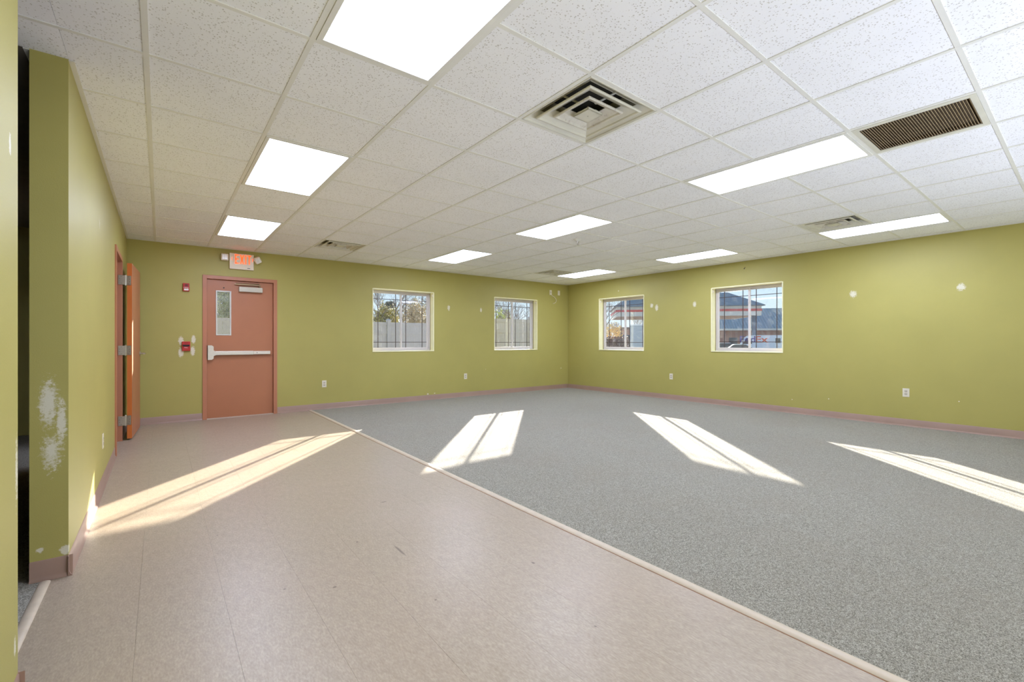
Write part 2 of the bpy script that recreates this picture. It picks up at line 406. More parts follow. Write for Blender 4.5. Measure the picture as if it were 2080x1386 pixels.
# strip of vinyl in the doorway of the hallway, then carpet
MB().box(-.43, XL, 2.115, 3.13, -.0035, 0).build('threshold_tile', M['vct'], fl)
MB().box(SX + .02, XR, YF, YB, -.0035, .004).build('carpet', M['carpet'], fl)
o = MB().box(-4.0, -.445, 1.4, YB, -.0035, .003).build('hallway_carpet', M['carpet'], fl)
MB().box(XL - .135, XL, left_hole[0], left_hole[1], -.0035, 0).build('threshold_tile', M['vct'], fl)
def strip(name, x0, x1, y0, y1):
    prof = [(x0, -.001), (x0 + .002, .003), (x0 + .010, .0075), (x0 + .018, .0095), (x1 - .014, .0095), (x1 - .004, .007), (x1, .003), (x1, -.001)]
    o = MB().prism([(a, b) for a, b in prof], 1, y0, y1).build(name, M['strip'], smooth=True); o['kind'] = 'structure'; return o
strip('trim_1', SX - .002, SX + .050, YF, YB - .004)
MB().box(SX - .007, SX - .0015, YF, YB - .02, 0, .0008).build('strip_shadow_edge', plain('brown_shadow_line', (138, 100, 68), .6), bpy.data.objects['trim_1'])  # thin brown line standing in for the shadow along the strip
strip('trim_2', -.462, -.418, 2.115, 3.10)

# cove base
def cove(name, pts, outs):
    """pts: straight run (a, b); out: unit vector into the room"""
    m = MB()
    for (a, b), n in zip(pts, outs):
        a = Vector((*a, 0)); b = Vector((*b, 0)); n = Vector((*n, 0))
        prof = [(0, 0), (.016, 0), (.0155, .004), (.008, .012), (.0045, .024), (.0035, .094), (.0, .1)]
        vs = []
        for p in (a, b):
            for (d, z) in prof: vs.append(p + n * d + Vector((0, 0, z + .0005)))
        k = len(prof)
        fs = [(i, (i + 1) % k, k + (i + 1) % k, k + i) for i in range(k)] + [tuple(range(k))[::-1], tuple(range(k, 2 * k))]
        m.add(vs, fs)
    o = m.build(name, M['base'], smooth=True); o['kind'] = 'structure'; return o
cove('baseboard_back', [((XL + .017, YB), (.49, YB)), ((1.489, YB), (XR - .017, YB))], [(0, -1), (0, -1)])
cove('baseboard_right', [((XR, YF), (XR, YB))], [(-1, 0)])
cove('baseboard_left', [((XL, 3.113), (XL, 6.02)), ((XL, 6.985), (XL, YB)), ((XL - .135, 3.13), (XL + .016, 3.13))], [(1, 0), (1, 0), (0, -1)])
cove('baseboard_near', [((XL, YF), (XL, 2.13)), ((XL - .135, 2.115), (XL + .016, 2.115))], [(1, 0), (0, 1)])

# ------------------------------------------------------------------ ceiling: grid of tees, tiles, wall angle
gx0, gy0, px_, py_ = -.0543, 1.6184, .6113, .6086
GX = lambda i: gx0 + px_ * i
GY = lambda j: gy0 + py_ * j
ce = empty('ceiling', (0, 0, CH), kind='structure')
cells_x = [(XL, GX(0))] + [(GX(i), GX(i + 1)) for i in range(13)] + [(GX(13), XR)]       # index 0 is the cut column
cells_y = [(YF, GY(-6))] + [(GY(j), GY(j + 1)) for j in range(-6, 10)] + [(GY(10), YB)]
taken = {}
for i in (1, 6, 11):
    for j in (-1, 3, 7):
        taken[(i, j)] = taken[(i, j + 1)] = 'light'
for ij in ((3, 0), (3, 8), (10, 0), (10, 8), (6, -2)): taken[ij] = 'vent'
tile_mesh = {}
rest = MB()
for a, (x0, x1) in enumerate(cells_x):
    i = a - 1
    for b, (y0, y1) in enumerate(cells_y):
        j = b - 7
        if (i, j) in taken: continue
        w, d = round(x1 - x0, 4), round(y1 - y0, 4); g = .0015
        if j < -3:
            rest.box(x0 + g, x1 - g, y0 + g, y1 - g, CH + .0045, CH + .02); continue
        if (w, d) not in tile_mesh:
            me_o = MB().box(g, w - g, g, d - g, CH + .0045, CH + .02, ch=0).build('ceiling_tile', M['tile'])
            for v in me_o.data.vertices: v.co.z -= CH
            me_o.parent = ce; tile_mesh[(w, d)] = me_o.data; o = me_o
        else:
            o = bpy.data.objects.new('ceiling_tile', tile_mesh[(w, d)]); COL.objects.link(o); o.parent = ce
        o.location = (x0, y0, 0)
o = rest.build('ceiling_tiles_behind', M['tile'], ce); o['kind'] = 'stuff'
o = MB().box(-4, XR, YF, YB, CH + .16, CH + .18).build('ceiling_backing', M['dark'], ce)
for i in range(14):
    MB().box(GX(i) - .012, GX(i) + .012, YF, YB, CH, CH + .004).build('main_tee', M['grid'], ce)
for j in range(-6, 11):
    spans = [(XL, GX(1)), (GX(2), GX(6)), (GX(7), GX(11)), (GX(12), XR)] if j in (0, 4, 8) else [(XL, XR)]
    for s0, s1 in spans:
        MB().box(s0, s1, GY(j) - .011, GY(j) + .011, CH + .0004, CH + .0043).build('cross_tee', M['grid'], ce)
for a_, b_ in ((YF, 2.115), (3.13, YB)): MB().box(XL, XL + .022, a_, b_, CH - .0015, CH + .003).build('wall_angle', M['angle'], ce)
for j in (1, 2): MB().box(XL - .2, XL, GY(j) - .011, GY(j) + .011, CH + .0004, CH + .0043).build('cross_tee', M['grid'], ce)
MB().box(XR - .022, XR, YF, YB, CH - .0015, CH + .003).build('wall_angle', M['angle'], ce)
MB().box(XL + .022, XR - .022, YB - .022, YB, CH - .0015, CH + .003).build('wall_angle', M['angle'], ce)
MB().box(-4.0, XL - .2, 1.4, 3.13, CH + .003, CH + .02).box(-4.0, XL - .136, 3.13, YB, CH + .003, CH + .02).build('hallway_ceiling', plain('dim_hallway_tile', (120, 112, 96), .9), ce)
MB().box(XL - .2, XL, 2.115, 3.13, CH + .0045, CH + .02).build('ceiling_tile', M['tile'], ce)
MB().box(XL - .157, XL - .135, 3.13, YB, CH - .001, CH + .003).build('wall_angle', M['angle'], ce)

# light fixtures
def make_light(i, j):
    x0, x1, y0, y1 = GX(i) + .013, GX(i + 1) - .013, GY(j) + .012, GY(j + 2) - .012
    cx, cy = (x0 + x1) / 2, (y0 + y1) / 2
    r = empty('ceiling_light', (cx, cy, CH))
    m = MB()
    f = .026
    for (a, b, c, d) in ((x0, x1, y0, y0 + f), (x0, x1, y1 - f, y1), (x0, x0 + f, y0 + f, y1 - f), (x1 - f, x1, y0 + f, y1 - f)):
        m.box(a, b, c, d, CH - .004, CH + .010, ch=.0015)
    m.build('lens_frame', M['alu'] if False else M['grid'], r)
    m = MB().box(x0 - .002, x1 + .002, y0 - .002, y0 + .004, CH + .005, CH + .10).box(x0, x1, y1 - .004, y1, CH + .005, CH + .10)
    m.box(x0, x0 + .004, y0, y1, CH + .005, CH + .10).box(x1 - .004, x1, y0, y1, CH + .005, CH + .10).box(x0, x1, y0, y1, CH + .10, CH + .104)
    m.build('housing', M['grid'], r)
    MB().box(x0 + f - .003, x1 - f + .003, y0 + f - .003, y1 - f + .003, CH + .003, CH + .007).build('lens', M['lens'], r)
    return r
light_labels = {
    (1, -1): 'largest white fluorescent ceiling light, cut off by the top edge of the photo',
    (1, 3): 'lit ceiling panel over the vinyl floor, second from the exit door in its row',
    (1, 7): 'lit fluorescent ceiling panel closest to the exit sign and brown exit door',
    (6, -1): 'long lit ceiling panel touching the corner of the brown return air grille',
    (6, 3): 'lit ceiling panel in the middle of the room right beside the sprinkler head',
    (6, 7): 'small far ceiling panel near the back wall, above the gap between the two back windows',
    (11, -1): 'long lit ceiling panel at the right, touching the square vent near the right wall',
    (11, 3): 'lit ceiling panel close to the right wall above the middle windows',
    (11, 7): 'lit ceiling panel nearest the far corner of the room, touching a square vent'}
first = None
for (i, j), lb in light_labels.items():
    if first is None: first = make_light(i, j); o = first
    else:
        o = copy_tree(first); o.location = (first.location.x + (i - 1) * px_, first.location.y + (j + 1) * py_, CH)
    tag(o, lb, 'ceiling light', 'recessed fluorescent ceiling lights')

# supply air diffusers
def ring(m, ho, hi, zo, zi, cx, cy, t=.004, lip=.006):
    """a square cone strip, widest at the bottom (ho at zo), narrowest at the top (hi at zi), with a rolled lip"""
    def sq(h, z): return [(cx - h, cy - h, z), (cx + h, cy - h, z), (cx + h, cy + h, z), (cx - h, cy + h, z)]
    loops = [sq(hi, zi), sq(ho - .016, zo + .006), sq(ho - .013, zo - .001), sq(ho - .008, zo - .005), sq(ho - .002, zo - .005), sq(ho + .002, zo - .001), sq(ho + .002, zo + .006), sq(ho - .012, zo + .014), sq(hi + t, zi + t)]
    vs = [p for lp in loops for p in lp]; fs = []
    for k in range(len(loops)):
        k2 = (k + 1) % len(loops)
        for q_ in range(4): fs.append((k * 4 + q_, k * 4 + (q_ + 1) % 4, k2 * 4 + (q_ + 1) % 4, k2 * 4 + q_))
    m.add(vs, fs); return m
def make_diffuser(i, j):
    x0, x1, y0, y1 = GX(i) + .013, GX(i + 1) - .013, GY(j) + .012, GY(j + 1) - .012
    cx, cy = (x0 + x1) / 2, (y0 + y1) / 2
    r = empty('air_diffuser', (cx, cy, CH))
    h = .292
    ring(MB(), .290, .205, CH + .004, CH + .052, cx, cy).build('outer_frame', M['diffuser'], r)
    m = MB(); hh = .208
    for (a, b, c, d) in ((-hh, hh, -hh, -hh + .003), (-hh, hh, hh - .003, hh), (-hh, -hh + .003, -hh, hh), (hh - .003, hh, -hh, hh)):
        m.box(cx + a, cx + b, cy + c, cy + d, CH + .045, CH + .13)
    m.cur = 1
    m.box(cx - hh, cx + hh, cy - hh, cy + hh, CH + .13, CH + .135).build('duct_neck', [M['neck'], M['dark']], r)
    m.cur = 0
    ring(MB(), .226, .140, CH - .001, CH + .042, cx, cy).build('vane', M['diffuser'], r)
    ring(MB(), .148, .074, CH - .001, CH + .036, cx, cy).build('vane', M['dusty'], r)
    m = MB()
    zt = CH - .008
    m.prism([(cx - .062, cy - .062), (cx + .062, cy - .062), (cx + .062, cy + .062), (cx - .062, cy + .062)], 2, zt, zt + .004)
    for s_ in (-1, 1):
        m.box(cx + s_ * .056, cx + s_ * .062, cy - .062, cy + .062, zt, zt + .014).box(cx - .062, cx + .062, cy + s_ * .056, cy + s_ * .062, zt, zt + .014)
    m.build('centre_plate', M['diffuser'], r)
    MB().cyl((cx, cy, zt - .001), (cx, cy, zt + .06), .004, seg=8).build('screw', M['steel'], r)
    m = MB()
    for s_ in (-1, 1): m.box(cx - .008, cx + .008, cy + s_ * .06, cy + s_ * .24, CH + .042, CH + .046)
    for s_ in (-1, 1): m.box(cx + s_ * .06, cx + s_ * .24, cy - .008, cy + .008, CH + .046, CH + .05)
    m.build('vane_strap', M['diffuser'], r)
    return r
dl = {(3, 0): 'largest square ivory ceiling diffuser with dusty centre, near the middle top of the photo',
      (3, 8): 'square ceiling diffuser above the wall between the exit door and the first back window',
      (10, 0): 'square ceiling diffuser near the right wall, touching the long lit panel',
      (10, 8): 'farthest square ceiling diffuser, by the far corner of the room'}
first = None
for (i, j), lb in dl.items():
    if first is None: first = make_diffuser(i, j); o = first
    else:
        o = copy_tree(first); o.location = (first.location.x + (i - 3) * px_, first.location.y + j * py_, CH)
    tag(o, lb, 'air vent', 'square supply diffusers in the ceiling')

# return grille
x0, x1, y0, y1 = GX(6) + .013, GX(7) - .013, GY(-2) + .012, GY(-1) - .012
r = empty('return_air_grille', ((x0 + x1) / 2, (y0 + y1) / 2, CH), 'square return air grille with brown dusty louvres in a white frame', 'air vent')
m = MB(); fx0, fx1, fy0, fy1 = x0 + .042, x1 - .042, y0 + .03, y1 - .03
for (a, b, c, d) in ((x0, x1, y0, fy0), (x0, x1, fy1, y1), (x0, fx0, fy0, fy1), (fx1, x1, fy0, fy1)): m.box(a, b, c, d, CH - .002, CH + .006, ch=.001)
m.build('grille_frame', M['diffuser'], r)
m = MB(); n = 38
for k in range(n):
    y = fy0 + (k + .5) * (fy1 - fy0) / n
    m.box(-.5 * (fx1 - fx0), .5 * (fx1 - fx0), -.0014, .0014, -.007, .007, Matrix.Translation(((fx0 + fx1) / 2, y, CH + .008)) @ Matrix.Rotation(R(-32), 4, 'X'))
o = m.build('louvre', M['fin'], r); o['kind'] = 'stuff'
m = MB().box(fx0, fx1, fy0, fy1, CH + .03, CH + .034)
for (a, b, c, d) in ((fx0 - .002, fx1 + .002, fy0 - .002, fy0), (fx0 - .002, fx1 + .002, fy1, fy1 + .002), (fx0 - .002, fx0, fy0, fy1), (fx1, fx1 + .002, fy0, fy1)): m.box(a, b, c, d, CH + .004, CH + .034)
m.build('filter', M['filter_back'], r)

# sprinkler head
sx_, sy_ = 4.53, 4.36
r = empty('sprinkler_head', (sx_, sy_, CH), 'small white ceiling sprinkler head beside the middle light panel', 'sprinkler')
m = MB(); m.cyl((sx_, sy_, CH + .004), (sx_, sy_, CH - .004), .062, .055, 24).cyl((sx_, sy_, CH - .004), (sx_, sy_, CH - .028), .05, .024, 24)
m.build('escutcheon', M['grid'], r, smooth=True)
m = MB(); m.cyl((sx_, sy_, CH - .028), (sx_, sy_, CH - .045), .016, .016, 12)
for s_ in (-1, 1): m.tube([(sx_ + s_ * .014, sy_, CH - .04), (sx_ + s_ * .014, sy_, CH - .055), (sx_ + s_ * .004, sy_, CH - .070)], .0025, 6)
m.cyl((sx_, sy_, CH - .045), (sx_, sy_, CH - .07), .003, .003, 8)
m.build('sprinkler_body', M['steel'], r)
m = MB().cyl((sx_, sy_, CH - .070), (sx_, sy_, CH - .072), .018, .018, 16).build('deflector', M['steel'], r)

# ------------------------------------------------------------------ windows
def make_window(name, label, O, U, V, w, z0, z1):
    """O: point on the inner wall face at the left edge seen from the room; U along the wall to the right; V outward"""
    O = Vector(O); U = Vector(U); V = Vector(V); W = Vector((0, 0, 1))
    root = empty(name, O + U * (w / 2) + W * z0, label, 'window', kind='structure')
    T = Matrix(((U.x, V.x, 0, O.x), (U.y, V.y, 0, O.y), (0, 0, 1, 0), (0, 0, 0, 1)))
    b = lambda *a, **k: MB().box(*a, M=T, **k)
    t = .010
    b(-.006, t, -.006, .118, z0, z1).build('side_jamb', M['cream'], root)
    b(w - t, w + .006, -.006, .118, z0, z1).build('side_jamb', M['cream'], root)
    b(t, w - t, -.006, .118, z1 - t, z1 + .006).build('head_jamb', M['cream'], root)
    b(-.006, w + .006, -.010, .118, z0 - .008, z0 + t, ch=.002).build('window_sill', M['cream'], root)
    for u in (t, w - t):
        s_ = 1 if u < w / 2 else -1
        MB().box(u, u + s_ * .012, .012, .055, z1 - .085, z1 - .035, M=T, ch=.003).cyl(T @ Vector((u + s_ * .012, .035, z1 - .06)), T @ Vector((u + s_ * .02, .035, z1 - .06)), .012, seg=10).build('blind_bracket', M['white_plastic'], root)
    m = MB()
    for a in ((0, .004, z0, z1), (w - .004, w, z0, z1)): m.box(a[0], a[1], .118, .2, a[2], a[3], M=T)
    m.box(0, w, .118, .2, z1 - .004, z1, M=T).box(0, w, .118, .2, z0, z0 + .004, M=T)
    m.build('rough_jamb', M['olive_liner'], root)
    f = .034; v0, v1 = .150, .198
    m = MB(); m.box(.004, .004 + f, v0, v1, z0 + .004, z1 - .004, M=T).box(w - .004 - f, w - .004, v0, v1, z0 + .004, z1 - .004, M=T)
    m.box(.004 + f, w - .004 - f, v0, v1, z0 + .004, z0 + .004 + f, M=T).box(.004 + f, w - .004 - f, v0, v1, z1 - .004 - f, z1 - .004, M=T)
    m.build('outer_frame', M['vinyl'], root)
    mid = w / 2
    for side in (0, 1):
        a, c = (.004 + f, mid + .016) if side == 0 else (mid - .016, w - .004 - f)
        va, vb = (.153, .173) if side == 0 else (.175, .195)
        s_ = .030; zb, zt = z0 + .004 + f, z1 - .004 - f
        m = MB().box(a, a + s_, va, vb, zb, zt, M=T).box(c - s_, c, va, vb, zb, zt, M=T).box(a + s_, c - s_, va, vb, zb, zb + s_, M=T).box(a + s_, c - s_, va, vb, zt - s_, zt, M=T)
        sash = m.build('sash', M['vinyl'], root)
        vm = (va + vb) / 2
        b(a + s_, c - s_, vm - .002, vm + .002, zb + s_, zt - s_).build('pane', M['glass'], sash)
        ga, gc, gb, gt = a + s_, c - s_, zb + s_, zt - s_
        for u in (ga + .095, gc - .095): b(u - .005, u + .005, vm - .005, vm + .005, gb, gt).build('grille_bar', M['grille'], sash)
        for z in (gb + .105, gt - .105): b(ga, gc, vm - .0045, vm + .0045, z - .005, z + .005).build('grille_bar', M['grille'], sash)
    zc = z0 + .2
    for zc in (z0 + .22, z1 - .28):
        b(mid - .012, mid + .012, .141, .153, zc - .022, zc + .022, ch=.003).build('latch', M['vinyl'], root)
    return root
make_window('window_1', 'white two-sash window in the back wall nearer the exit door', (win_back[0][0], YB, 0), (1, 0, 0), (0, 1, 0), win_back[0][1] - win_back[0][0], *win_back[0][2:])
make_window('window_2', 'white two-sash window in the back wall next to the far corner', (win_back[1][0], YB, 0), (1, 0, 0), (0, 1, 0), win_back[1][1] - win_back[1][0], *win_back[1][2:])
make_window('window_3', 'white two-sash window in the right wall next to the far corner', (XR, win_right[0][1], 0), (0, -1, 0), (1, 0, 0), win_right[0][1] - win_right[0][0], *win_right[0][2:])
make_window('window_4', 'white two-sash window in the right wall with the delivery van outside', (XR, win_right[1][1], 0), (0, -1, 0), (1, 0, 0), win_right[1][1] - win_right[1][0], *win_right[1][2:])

# ------------------------------------------------------------------ door_1: exit door in the back wall
d1 = empty('door_1', (.99, YB, 0), 'closed terracotta exit door with narrow glass lite and push bar', 'door', kind='structure')
zt = 2.145
m = MB()
for (a, c) in ((.493, .545), (1.433, 1.485)):
    m.box(a, c, YB - .014, YB + .15, 0, zt, ch=.002)
m.box(.545, 1.433, YB - .014, YB + .15, zt - .052, zt, ch=.002)
m.box(.545, .560, YB + .082, YB + .11, 0, zt - .052).box(1.418, 1.433, YB + .082, YB + .11, 0, zt - .052).box(.545, 1.433, YB + .082, YB + .11, zt - .067, zt - .052)
m.build('door_frame', M['door_frame'], d1)
lf = solid_cells('leaf', 1, YB + .030, YB + .075, .549, 1.429, .010, zt - .056, [(.672, .846, 1.262, 1.915)], M['door'], d1)
m = MB()
for (a, b_, c, d) in ((.660, .676, 1.250, 1.927), (.842, .858, 1.250, 1.927), (.676, .842, 1.250, 1.266), (.676, .842, 1.911, 1.927)):
    m.box(a, b_, YB + .022, YB + .083, c, d, ch=.002)
m.build('lite_frame', plain('pale_steel_lite_frame', (196, 196, 190), .4, .2), lf)
MB().box(.674, .844, YB + .050, YB + .056, 1.264, 1.913).build('pane', M['glass'], lf)
m = MB()
for k in range(1, 12): x = .676 + .166 * k / 12; m.box(x - .0005, x + .0005, YB + .0525, YB + .0535, 1.266, 1.911)
for k in range(1, 48): z = 1.266 + .645 * k / 48; m.box(.676, .842, YB + .0525, YB + .0535, z - .0004, z + .0004)
o = m.build('wire_mesh', M['steel'], lf); o['kind'] = 'stuff'
MB().cyl((.762, YB + .034, 1.972), (.762, YB + .024, 1.972), .009, seg=12).build('viewer', M['black'], lf)
yb = YB + .030
bar = MB().box(.600, 1.150, yb - .060, yb - .005, .952, 1.012, ch=.006).build('panic_bar', M['alu'], d1)
MB().box(1.150, 1.385, yb - .052, yb - .003, .956, 1.008, ch=.005).build('bar_cover', plain('pale_satin_cover', (214, 206, 192), .35, .4), bar)
m = MB().prism([(.556, .885), (.605, .885), (.628, .905), (.628, .94), (.655, .952), (.655, 1.012), (.628, 1.024), (.628, 1.08), (.605, 1.10), (.556, 1.10)], 1, yb - .066, yb)
m.build('latch_case', M['alu'], bar)
MB().cyl((1.200, yb - .053, .982), (1.200, yb - .050, .982), .006, seg=10).build('key_cylinder', M['black'], bar)
cl = MB().box(.955, 1.275, yb - .062, yb, 1.925, 2.000, ch=.003).build('door_closer', M['closer'], d1)
m = MB().tube([(1.235, yb - .03, 2.0), (1.235, yb - .03, 2.032)], .016, 10).box(.900, 1.250, yb - .045, yb - .025, 2.030, 2.044)
m.tube([(.915, yb - .035, 2.044), (1.16, yb - .020, 2.052), (1.235, yb - .012, 2.060)], .011, 8)
m.build('closer_arm', M['bronze'], cl)
MB().prism([(YB - .02, 0.0003), (YB - .005, .010), (YB + .12, .010), (YB + .135, .0003)], 0, .545, 1.433).build('door_threshold', M['alu'], d1)

# ------------------------------------------------------------------ door_2: open door in the left wall
d2 = empty('door_2', (XL, 6.97, 0), 'open terracotta door folded back against the left wall on three steel hinges', 'door', kind='structure')
zt = 2.135; y0, y1 = 6.03, 6.985
m = MB()
for (a, c) in ((y0, y0 + .05), (y1 - .05, y1)): m.box(XL - .147, XL + .014, a, c, 0, zt, ch=.002)
m.box(XL - .147, XL + .014, y0 + .05, y1 - .05, zt - .05, zt, ch=.002)
m.box(XL - .085, XL - .055, y0 + .05, y0 + .065, 0, zt - .05).box(XL - .085, XL - .055, y1 - .065, y1 - .05, 0, zt - .05).box(XL - .085, XL - .055, y0 + .05, y1 - .05, zt - .065, zt - .05)
m.build('door_frame', M['door_frame'], d2)
MB().box(XL - .052, XL - .02, y0 + .048, y0 + .052, .93, 1.05).build('strike_plate', M['steel'], d2)
hx, hy = XL + .040, 6.945                       # hinge pin
Lr = Matrix.Translation((hx, hy, 0)) @ Matrix.Rotation(R(-3.2), 4, 'Z')
m = MB(); m.cur = 0
leaf = MB().box(.012, .057, .018, .90, .018, zt - .056, M=Lr, ch=.0015).build('leaf', M['door'], d2)
MB().box(.0125, .0565, .0155, .0185, .02, zt - .058, M=Lr).build('edge_band', M['door_edge'], leaf)
for z in (.235, 1.055, 1.875):
    m = MB().cyl((hx, hy - .004, z - .058), (hx, hy - .004, z + .058), .0075, seg=12)
    m.cyl((hx, hy - .004, z - .064), (hx, hy - .004, z - .058), .005, .0078, 10).cyl((hx, hy - .004, z + .058), (hx, hy - .004, z + .064), .0078, .005, 10)
    m.box(.004, .05, .009, .0145, z - .055, z + .055, M=Lr, ch=.001)
    m.box(XL - .025, hx, y1 - .056, y1 - .0505, z - .055, z + .055, ch=.001)
    h = m.build('hinge', M['steel'], d2)
    m = MB()
    for dz in (-.04, -.014, .014, .04):
        ux = .036 if abs(dz) < .03 else .022
        p = Lr @ Vector((ux, .0085, z + dz)); m.cyl(p, p + Vector((0, .003, 0)), .0035, seg=8)
        m.cyl((XL + (-.012 if abs(dz) < .03 else .004), y1 - .0572, z + dz), (XL + (-.012 if abs(dz) < .03 else .004), y1 - .054, z + dz), .0035, seg=8)
    m.build('hinge_screws', M['bronze'], h)
P = lambda x, y, z: Lr @ Vector((x, y, z))
m = MB().cyl(P(.057, .835, 1.0), P(.066, .835, 1.0), .032, seg=20).cyl(P(.066, .835, 1.0), P(.105, .835, 1.0), .011, seg=12)
m.tube([P(.100, .835, 1.0), P(.112, .825, 1.0), P(.112, .73, .997)], .0095, 10)
m.build('lever_handle', M['steel'], leaf, smooth=True)
MB().cyl(P(.012, .835, 1.0), P(-.02, .835, 1.0), .02, seg=14).build('back_handle', M['steel'], leaf, smooth=True)

# ------------------------------------------------------------------ exit sign with emergency lamps
ex = empty('exit_sign', (.99, YB, 2.25), 'cream exit sign with orange letters and two lamp heads above the exit door', 'exit sign')
MB().box(.828, 1.150, YB - .046, YB, 2.262, 2.502, ch=.005).build('sign_body', M['exit_body'], ex)
m = MB(); yf = YB - .0465; yd = yf - .002
def bar2(m, x0, z0, x1, z1, w):     # slanted stroke
    m.prism([(x0 - w / 2, z0), (x0 + w / 2, z0), (x1 + w / 2, z1), (x1 - w / 2, z1)], 1, yd, yf)
Z0, Z1 = 2.345, 2.487; s_ = .019
m.box(.899, .899 + s_, yd, yf, Z0, Z1); 
for z in (Z0, (Z0 + Z1) / 2 - s_ * .45, Z1 - s_ * .95): m.box(.899, .949, yd, yf, z, z + s_ * .95)
bar2(m, .970, Z0, 1.012, Z1, s_ * 1.1); bar2(m, 1.012, Z0, .970, Z1, s_ * 1.1)
m.box(1.032, 1.032 + s_, yd, yf, Z0, Z1)
m.box(1.063, 1.115, yd, yf, Z1 - s_ * .95, Z1); m.box(1.0795, 1.0985, yd, yf, Z0, Z1)
m.build('lettering', M['exit_red'], ex)
for s2, xc in ((-1, .862), (1, 1.128)):
    m = MB(); zc = (Z0 + Z1) / 2
    x_t, x_b = (xc - .010, xc + .008) if s2 < 0 else (xc + .012, xc - .006)
    w = .005
    m.prism([(x_b, zc + .024), (x_b + s2 * .007, zc + .024), (x_t + s2 * .002, zc), (x_b + s2 * .007, zc - .024), (x_b, zc - .024), (x_t - s2 * .006, zc)], 1, yd, yf)
    m.build('chevron', M['exit_red'], ex)
MB().box(1.062, 1.10, yd, yf, 2.284, 2.292).build('maker_mark', M['black'], ex)
m = MB().box(.800, .830, YB - .034, YB - .006, 2.37, 2.45, ch=.004)
hd = MB().box(.716, .812, YB - .085, YB - .012, 2.375, 2.478, ch=.012).build('lamp_head', M['exit_body'], ex)
MB().box(.728, .800, YB - .092, YB - .084, 2.388, 2.465, ch=.004).build('lamp_lens', M['lamp_glass'], hd)
Rt = Matrix.Translation((1.198, YB - .055, 2.425)) @ Matrix.Rotation(R(-32), 4, 'Y') @ Matrix.Rotation(R(20), 4, 'X')
hd = MB().box(-.046, .046, -.036, .036, -.05, .05, M=Rt, ch=.014).cyl((1.150, YB - .04, 2.425), (1.175, YB - .05, 2.425), .016, seg=10).build('lamp_head', M['exit_body'], ex)
MB().box(-.034, .034, -.043, -.035, -.038, .038, M=Rt, ch=.003).build('lamp_lens', M['lamp_glass'], hd)

# fire alarm notification device and pull station
fa = empty('fire_strobe', (.296, YB, 1.888), 'small red fire alarm strobe with white lettering high on the back wall', 'fire alarm')
MB().box(.258, .334, YB - .030, YB, 1.884, 2.000, ch=.004).build('alarm_body', M['red'], fa)
MB().box(.282, .316, YB - .036, YB - .030, 1.955, 1.985, ch=.003).build('sounder_grille', M['red_dark'], fa)
MF = lambda x, z, y: Matrix.Translation((x, y, z)) @ Matrix.Rotation(R(90), 4, 'X')
lettering('lettering', 'FIRE', .056, .016, .001, MF(.296, 1.936, YB - .0305), M['white_print'], fa)
MB().box(.268, .324, YB - .040, YB - .030, 1.895, 1.922, ch=.004).build('strobe_lens', M['lamp_glass'], fa)
ps = empty('fire_pull_station', (.297, YB, 1.02), 'red fire alarm pull station between whitish filler streaks left of the exit door', 'fire alarm')
MB().box(.247, .345, YB - .032, YB, 1.022, 1.158, ch=.005).build('station_body', M['red'], ps)
MB().box(.256, .336, YB - .042, YB - .032, 1.086, 1.112, ch=.003).build('pull_handle', M['black'], ps)
lettering('lettering', 'PULL', .040, .012, .001, MF(.296, 1.070, YB - .0325), M['white_print'], ps)
lettering('lettering', 'FIRE', .044, .012, .001, MF(.296, 1.137, YB - .0325), M['red_dark'], ps)

# outlets
def plate(name, label, P0, U, V, w=.072, h=.116, kind='outlet', mat=None):
    """P0 centre on the wall, U right, V outward into the room"""
    P0 = Vector(P0); U = Vector(U); V = Vector(V)
    T = Matrix(((U.x, V.x, 0, P0.x), (U.y, V.y, 0, P0.y), (0, 0, 1, P0.z), (0, 0, 0, 1)))
    r = empty(name, P0 - Vector((0, 0, h / 2)), label, 'outlet' if kind == 'outlet' else 'wall plate')
    MB().box(-w / 2, w / 2, 0, .006, -h / 2, h / 2, M=T, ch=.002).build('cover_plate', mat or M['white_plastic'], r)
    if kind == 'outlet':
        for s_ in (-1, 1):
            rc = MB().box(-.016, .016, .006, .009, s_ * .0195 - .0135, s_ * .0195 + .0135, M=T, ch=.002).build('receptacle', M['slot'], r)
            m = MB().box(-.008, -.0055, .0085, .0094, s_ * .0195 - .003, s_ * .0195 + .007, M=T).box(.0055, .008, .0085, .0094, s_ * .0195 - .002, s_ * .0195 + .006, M=T)
            m.cyl(T @ Vector((0, .0085, s_ * .0195 - .008)), T @ Vector((0, .0094, s_ * .0195 - .008)), .0025, seg=8)
            m.build('slots', M['black'], rc)
        MB().cyl(T @ Vector((0, .006, 0)), T @ Vector((0, .0075, 0)), .003, seg=8).build('screw', M['steel'], r)
    else:
        for s_ in (-1, 1): MB().cyl(T @ Vector((0, .006, s_ * .042)), T @ Vector((0, .0075, s_ * .042)), .003, seg=8).build('screw', M['steel'], r)
    return r, T
plate('wall_outlet', 'ivory outlet low on the back wall, just right of the exit door', (2.212, YB, .434), (1, 0, 0), (0, -1, 0))
plate('wall_outlet', 'ivory outlet on the back wall below the gap between its two windows', (5.041, YB, .430), (1, 0, 0), (0, -1, 0))
plate('wall_outlet', 'ivory outlet on the right wall between its two windows', (XR, 5.185, .460), (0, -1, 0), (-1, 0, 0))
plate('wall_outlet', 'ivory outlet on the right wall, nearest the camera and rightmost in the photo', (XR, 1.588, .460), (0, -1, 0), (-1, 0, 0))
plate('wall_outlet', 'ivory outlet seen edge on, low on the pale left wall', (XL, 4.80, .375), (0, 1, 0), (1, 0, 0))
r, T = plate('cable_wall_plate', 'ivory plate high on the back wall with a loose white cable below it', (7.455, YB, 2.340), (1, 0, 0), (0, -1, 0), kind='blank')
